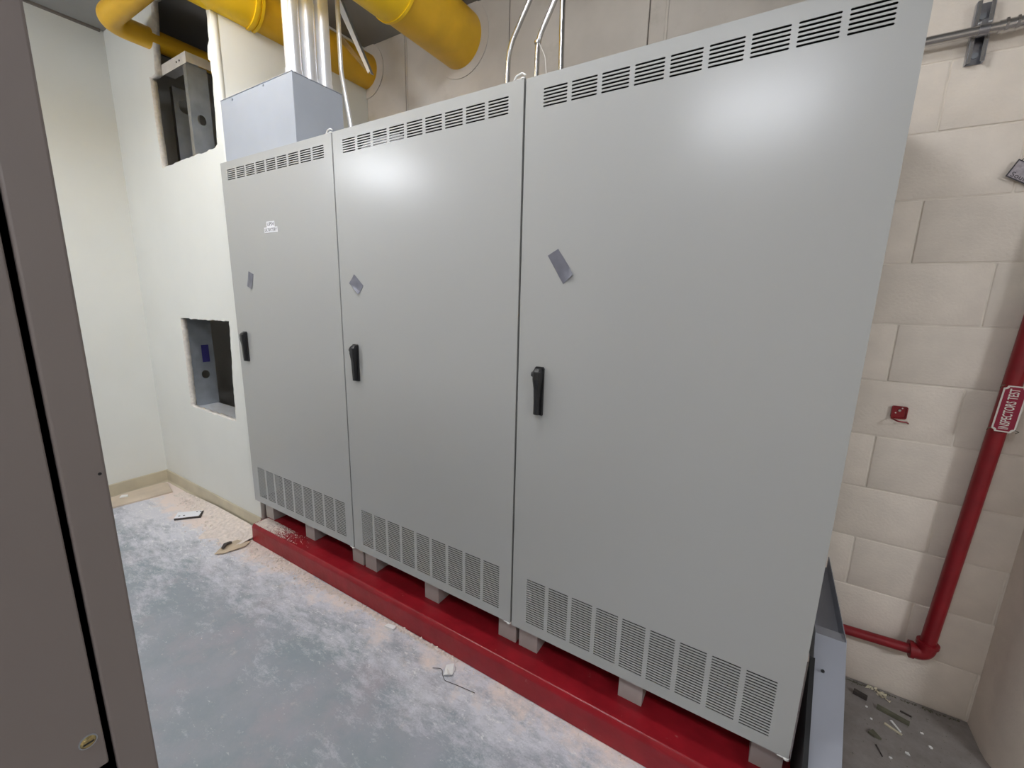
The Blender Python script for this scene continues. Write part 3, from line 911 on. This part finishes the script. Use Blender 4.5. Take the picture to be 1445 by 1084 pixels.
# ------------------------------------------------------------------ cabinet close to the camera on the left
fg = empty('taupe_cabinet', (1.9, -1.5, 0.0), 'dark taupe metal cabinet close up at the left edge', 'cabinet')
FX = 2.15
FY = -1.1325
MB().box(1.60, FX - 0.004, -1.95, FY, 0.0, 1.98).build('body', 'fg', fg, bevel=0.004)
# corner post and rails framing the panels of the side
MB().box(FX - 0.012, FX, FY - 0.0235, FY + 0.0005, 0.0, 1.98).build('corner_post', 'fg', fg, bevel=0.0018, seg=3)
up = MB().box(FX - 0.0035, FX - 0.0002, -1.93, FY - 0.0275, 1.113, 1.95).build('upper_panel', 'fg', fg, bevel=0.0012)
MB().box(FX - 0.0035, FX - 0.0002, -1.93, FY - 0.0275, 0.05, 1.103).build('lower_panel', 'fg', fg, bevel=0.0012)
MB().box(FX - 0.0060, FX - 0.0040, -1.94, FY - 0.019, 0.02, 1.96).build('groove_backing', 'darkwood', fg)
scw = MB().tube([(FX - 0.001, -1.1688, 1.142), (FX + 0.0006, -1.1688, 1.142), (FX + 0.0018, -1.1688, 1.142)], [0.0046, 0.0046, 0.0034], 18).build('screw', 'brass', up, smooth=False)
MB().ring((FX - 0.0005, -1.1688, 1.142), (1, 0, 0), 0.0054, 0.0042, 0.0009, 20).build('washer', 'galvdark', up)
MB().box(FX + 0.0018, FX + 0.0021, -1.1718, -1.1658, 1.1414, 1.1426).build('slot', 'inside', up)
for y, z in ((-1.1345 - 0.001, 1.348),):
    MB().tube([(FX - 0.001, y - 0.0005, z), (FX + 0.0004, y - 0.0005, z)], 0.0011, 10).build('pit_mark', 'inside', fg)

# ------------------------------------------------------------------ loose things on the floor
def flat_piece(name, poly, z0, th, mt, label, cat, group=None, tilt=0.0, seed=0, jit=0.0):
    rnd = random.Random(seed)
    cx = sum(p[0] for p in poly) / len(poly)
    n = len(poly)
    vs = []
    hz = [rnd.uniform(0, jit) for _ in poly]
    for d in (0, th):
        for (x, y), h in zip(poly, hz):
            vs.append((x, y, z0 + d + (h + abs(x - cx) * tilt)))
    fs = [tuple(range(n)), tuple(range(2 * n - 1, n - 1, -1))] + [(i, i + n, (i + 1) % n + n, (i + 1) % n) for i in range(n)]
    mb = MB().add(vs, fs)
    return tag(mb.build(name, mt), label, cat, group)

# tan board lying along the left wall
flat_piece('tan_board', jag([(-1.335, -0.90), (-1.155, -0.90), (-1.150, -0.36), (-1.106, -0.035), (-1.300, 0.005), (-1.340, -0.02)], 0.004, 0.08, 2), 0.001, 0.011, 'board',
           'tan board lying on the floor along the left wall', 'board')
flat_piece('plaster_scrap', [(-1.30, -0.27), (-1.27, -0.29), (-1.25, -0.25), (-1.28, -0.24)], 0.0135, 0.008, 'plaster', 'small white plaster scrap lying on the tan board', 'plaster scrap')
# white and black plate near the corner
bp_ = empty('device_plate', (-0.61, -0.13, 0.0), 'white topped black device plate lying on the floor near the corner', 'plate')
pq = [Vector((-0.629, -0.205, 0)), Vector((-0.530, -0.092, 0)), Vector((-0.592, -0.045, 0)), Vector((-0.697, -0.157, 0))]
def quadfn(a, b, z):
    return pq[0].lerp(pq[1], a).lerp(pq[3].lerp(pq[2], a), b) + Vector((0, 0, z))
MB().prism([(0, 0), (1, 0), (1, 1), (0, 1)], quadfn, 0.001, 0.014).build('body', 'darkwood', bp_)
MB().prism([(0.01, 0.02), (0.93, 0.02), (0.93, 0.98), (0.01, 0.98)], quadfn, 0.014, 0.018).build('top_plate', 'paper', bp_)
for a, b in ((0.12, 0.25), (0.30, 0.25), (0.72, 0.75), (0.86, 0.75)):
    MB().prism([(a, b), (a + 0.07, b), (a + 0.07, b + 0.12), (a, b + 0.12)], quadfn, 0.018, 0.0184).build('slot', 'inside', bp_)
# torn cardboard and bracket in front of the plinth's left end
flat_piece('torn_cardboard', [(-0.001, -0.245), (0.03, -0.212), (0.060, -0.115), (0.035, -0.065), (-0.05, -0.10), (-0.055, -0.17)], 0.004, 0.004, 'card',
           'torn flap of cardboard on the rubble at the left end of the red pad', 'cardboard', jit=0.012, seed=4)
flat_piece('dark_bracket', [(-0.005, -0.206), (0.004, -0.196), (-0.026, -0.168), (-0.030, -0.138), (-0.045, -0.142), (-0.042, -0.176)], 0.012, 0.010, 'darkwood',
           'small dark bent bracket lying in the rubble by the cardboard', 'bracket', jit=0.008, seed=6)
flat_piece('plaster_chip', [(1.214, -0.090), (1.220, -0.072), (1.258, -0.063), (1.266, -0.070), (1.264, -0.084)], 0.001, 0.007, 'plaster',
           'flat white plaster chip on the floor before the middle cabinet', 'plaster chip')
flat_piece('paper_flake', [(1.607, -0.142), (1.592, -0.105), (1.597, -0.083), (1.612, -0.080), (1.628, -0.095), (1.636, -0.122), (1.625, -0.136)], 0.002, 0.002, 'plaster',
           'crumpled white flake with a dark wire on the floor', 'flake', jit=0.012, seed=8)
wr_ = MB().tube(arc_path([(1.548, -0.138, 0.004), (1.588, -0.122, 0.010), (1.600, -0.140, 0.006), (1.625, -0.155, 0.003), (1.68, -0.145, 0.003), (1.757, -0.134, 0.003)], 0.02, 4), 0.0012, 6).build('thin_wire', 'darkwood', smooth=True)
tag(wr_, 'thin dark wire curling across the floor from the white flake', 'wire')

# rubble too small to count
def crumbs(name, spots, mt, label, cat, seed):
    rnd = random.Random(seed)
    mb = MB()
    for fx_, n, s0, s1 in spots:
        for _ in range(n):
            x, y, zz = fx_(rnd)
            s = rnd.uniform(s0, s1) * rnd.uniform(0.5, 1)
            an = rnd.uniform(0, 6.28)
            vs = []
            for k in range(4):
                a = an + k * 1.57 + rnd.uniform(-.4, .4)
                r = s * rnd.uniform(.6, 1.1)
                vs.append((x + r * math.cos(a), y + r * math.sin(a), zz))
            h = s * rnd.uniform(.25, .9)
            vs += [(x + (vx - x) * .6 + rnd.uniform(-.2, .2) * s, y + (vy - y) * .6, zz + h * rnd.uniform(.7, 1.2)) for vx, vy, _ in vs]
            mb.add(vs, [(3, 2, 1, 0), (4, 5, 6, 7), (0, 1, 5, 4), (1, 2, 6, 5), (2, 3, 7, 6), (3, 0, 4, 7)])
    return tag(mb.build(name, mt), label, cat, kind='stuff')
def corner_pile(r):
    x = r.uniform(-0.95, 0.04)
    lim = 0.016 if x < 0.02 else -0.05
    return x, min(lim, lim - abs(r.gauss(0, 0.075)) * (0.45 + 0.9 * (x + 1.0))), 0.0005
def plinth_edge(r):
    x = r.uniform(0.0, 1.6) ** 1.0
    return x, -0.052 - abs(r.gauss(0, 0.05)) * max(0.12, 1 - x / 1.5), 0.0005
def plinth_edge2(r):
    x = r.uniform(1.2, 2.7)
    return x, -0.051 - abs(r.gauss(0, 0.010)), 0.0005
def pad_top(r):
    x = 0.035 + abs(r.gauss(0, 0.13))
    return min(x, 0.6), r.uniform(-0.032, 0.05), 0.1105
def sparse(r):
    return r.uniform(-1.0, 2.3), -0.1 - abs(r.gauss(0, 0.35)), 0.0005
crumbs('plaster_rubble', [(corner_pile, 2200, 0.002, 0.007), (corner_pile, 260, 0.006, 0.018), (plinth_edge, 3800, 0.0015, 0.006), (plinth_edge, 240, 0.005, 0.014),
       (plinth_edge2, 350, 0.0015, 0.004), (sparse, 120, 0.0015, 0.004)], 'dust', 'crumbly plaster rubble along the wall and the foot of the red pad', 'rubble', 11)
crumbs('pad_dust', [(pad_top, 5200, 0.001, 0.0045)], 'dust', 'pale plaster crumbs on the left end of the red pad', 'rubble', 12)

# heap surface: a low drift of plaster dust against the wall
hv, hf = [], []
NX, NY = 60, 14
rr = random.Random(21)
for i in range(NX + 1):
    x = -1.05 + 1.07 * i / NX
    wd = 0.055 + 0.17 * max(0, min(1, (x + 0.95) / 0.9)) ** 1.3
    for j in range(NY + 1):
        tt = j / NY
        y = 0.020 - tt * wd * (1 + 0.25 * math.sin(x * 17) + 0.12 * math.sin(x * 41))
        h = 0.028 * (1 - tt) ** 1.5 * min(1, (x + 1.08) * 2) + (rr.uniform(0, 0.006) if 0 < j < NY else 0)
        hv.append((x, y, max(0.0008, h) if j < NY else 0.0004))
for i in range(NX):
    for j in range(NY):
        k = i * (NY + 1) + j
        hf.append((k, k + 1, k + NY + 2, k + NY + 1))
dm = MB(); dm.v, dm.f = hv, hf
tag(dm.build('dust_drift', 'dust', smooth=False), 'drift of pinkish plaster dust against the baseboard', 'dust', kind='stuff')

# scraps on the floor by the block wall
G2 = 'scraps on the floor by the block wall'
def rod(name, a, b, wd, th, mt, label, cat):
    a, b = Vector((*a, 0)), Vector((*b, 0))
    d = (b - a).normalized(); s = Vector((-d.y, d.x, 0)) * wd
    poly = [(a - s)[:2], (a + s)[:2], (b + s * 0.8)[:2], (b - s * 0.8)[:2]]
    return flat_piece(name, poly, 0.001, th, mt, label, cat, G2)
rod('dark_wood_offcut', (2.994, 0.672), (3.034, 0.660), 0.009, 0.014, 'darkwood', 'black block offcut on the floor near the block wall', 'offcut')
rod('olive_splinter', (3.060, 0.640), (3.148, 0.616), 0.009, 0.010, 'olive', 'long olive brown splinter on the floor below the block wall', 'splinter')
rod('dark_twig', (3.132, 0.668), (3.163, 0.660), 0.003, 0.004, 'darkwood', 'short dark twig beside the olive splinter', 'twig')
rod('straw_splinter', (3.072, 0.574), (3.116, 0.551), 0.004, 0.004, 'straw', 'pale straw coloured splinter, yellowish, on the floor by the block wall', 'splinter')
rod('white_splinter', (3.094, 0.600), (3.114, 0.562), 0.004, 0.004, 'plaster', 'white splinter crossing the straw coloured one', 'splinter')
flat_piece('olive_wedge', [(3.014, 0.497), (3.030, 0.516), (3.050, 0.489), (3.030, 0.488)], 0.001, 0.008, 'olive', 'small olive wedge shaped scrap on the floor by the metal trough', 'scrap', G2)
rod('thin_dark_stick', (3.031, 0.459), (3.042, 0.420), 0.0015, 0.003, 'darkwood', 'thin dark stick on the floor in front of the olive wedge', 'stick')
rnd = random.Random(31)
cr = MB()
for q in range(26):
    tt = rnd.random()
    x, y = 3.050 + 0.055 * tt + rnd.uniform(-.008, .008), 0.733 - 0.033 * tt + rnd.uniform(-.008, .006)
    sz = rnd.uniform(0.005, 0.013)
    vs = [(x + rnd.uniform(-1, 1) * sz, min(0.742, y + rnd.uniform(-1, 1) * sz), 0.001 + max(0, rnd.uniform(-.2, 1.3)) * sz) for _ in range(4)]
    cr.add(vs, [(0, 1, 2), (0, 3, 1), (1, 3, 2), (2, 3, 0)])
tag(cr.build('crumpled_paper', 'straw'), 'crumpled tan paper wad at the foot of the block wall', 'paper', G2)
for i, (x, y, s, lab) in enumerate(((3.117, 0.479, 0.008, 'largest white chip on the dark floor by the block wall'), (3.064, 0.430, 0.005, 'white chip nearest the front on the dark floor by the trough'),
                               (3.190, 0.55, 0.007, 'white chip farthest right on the dark floor by the pier'), (3.178, 0.60, 0.005, 'tiny white chip behind the one farthest right'),
                               (3.034, 0.570, 0.005, 'tiny white chip left of the straw coloured splinter'), (3.027, 0.622, 0.005, 'tiny white chip in front of the black offcut'))):
    pl = [(x + s * math.cos(a) * rnd.uniform(.6, 1.2), y + s * 0.8 * math.sin(a) * rnd.uniform(.6, 1.2)) for a in (0, 1.1, 2.3, 3.4, 4.6, 5.5)]
    flat_piece('white_chip', pl, 0.0008, 0.003, 'plaster', lab, 'chip', G2)
def right_grit(r):
    return r.uniform(2.90, 3.31), r.uniform(0.36, 0.72), 0.0004
def wall_grit(r):
    return r.uniform(2.88, 3.31), 0.738 - abs(r.gauss(0, 0.006)), 0.0004
crumbs('floor_grit', [(right_grit, 130, 0.001, 0.003), (wall_grit, 160, 0.002, 0.006)], 'olive', 'dark grit scattered on the floor by the block wall', 'grit', 14)

MB().prism([(0.15, 0.47), (-0.245, 0.035), (-0.245, 0.004), (0.15, 0.004)], lambda a, b, d: (d, a, b), 2.7645, TX0 - 0.0015).build('gap_shade_plate', 'inside', tr)  # black plate added to stand in for the unlit gap beside the cabinet

for i in (0, 1):
    d = [c for c in cabs[i].children if c.name.startswith('door')][0]
    hk = inst('plastic_hook', MB().tube(arc_path([(-0.030, 0.006, -0.002), (-0.022, 0.006, 0.011), (0.0, 0.006, 0.016), (0.012, 0.006, 0.008)], 0.01, 4), 0.0026, 8).mesh('plastic_hook'), d, (DW - 0.010, 0.0, Z1 + 0.002))
    hk.data.materials.append(MT['white'])
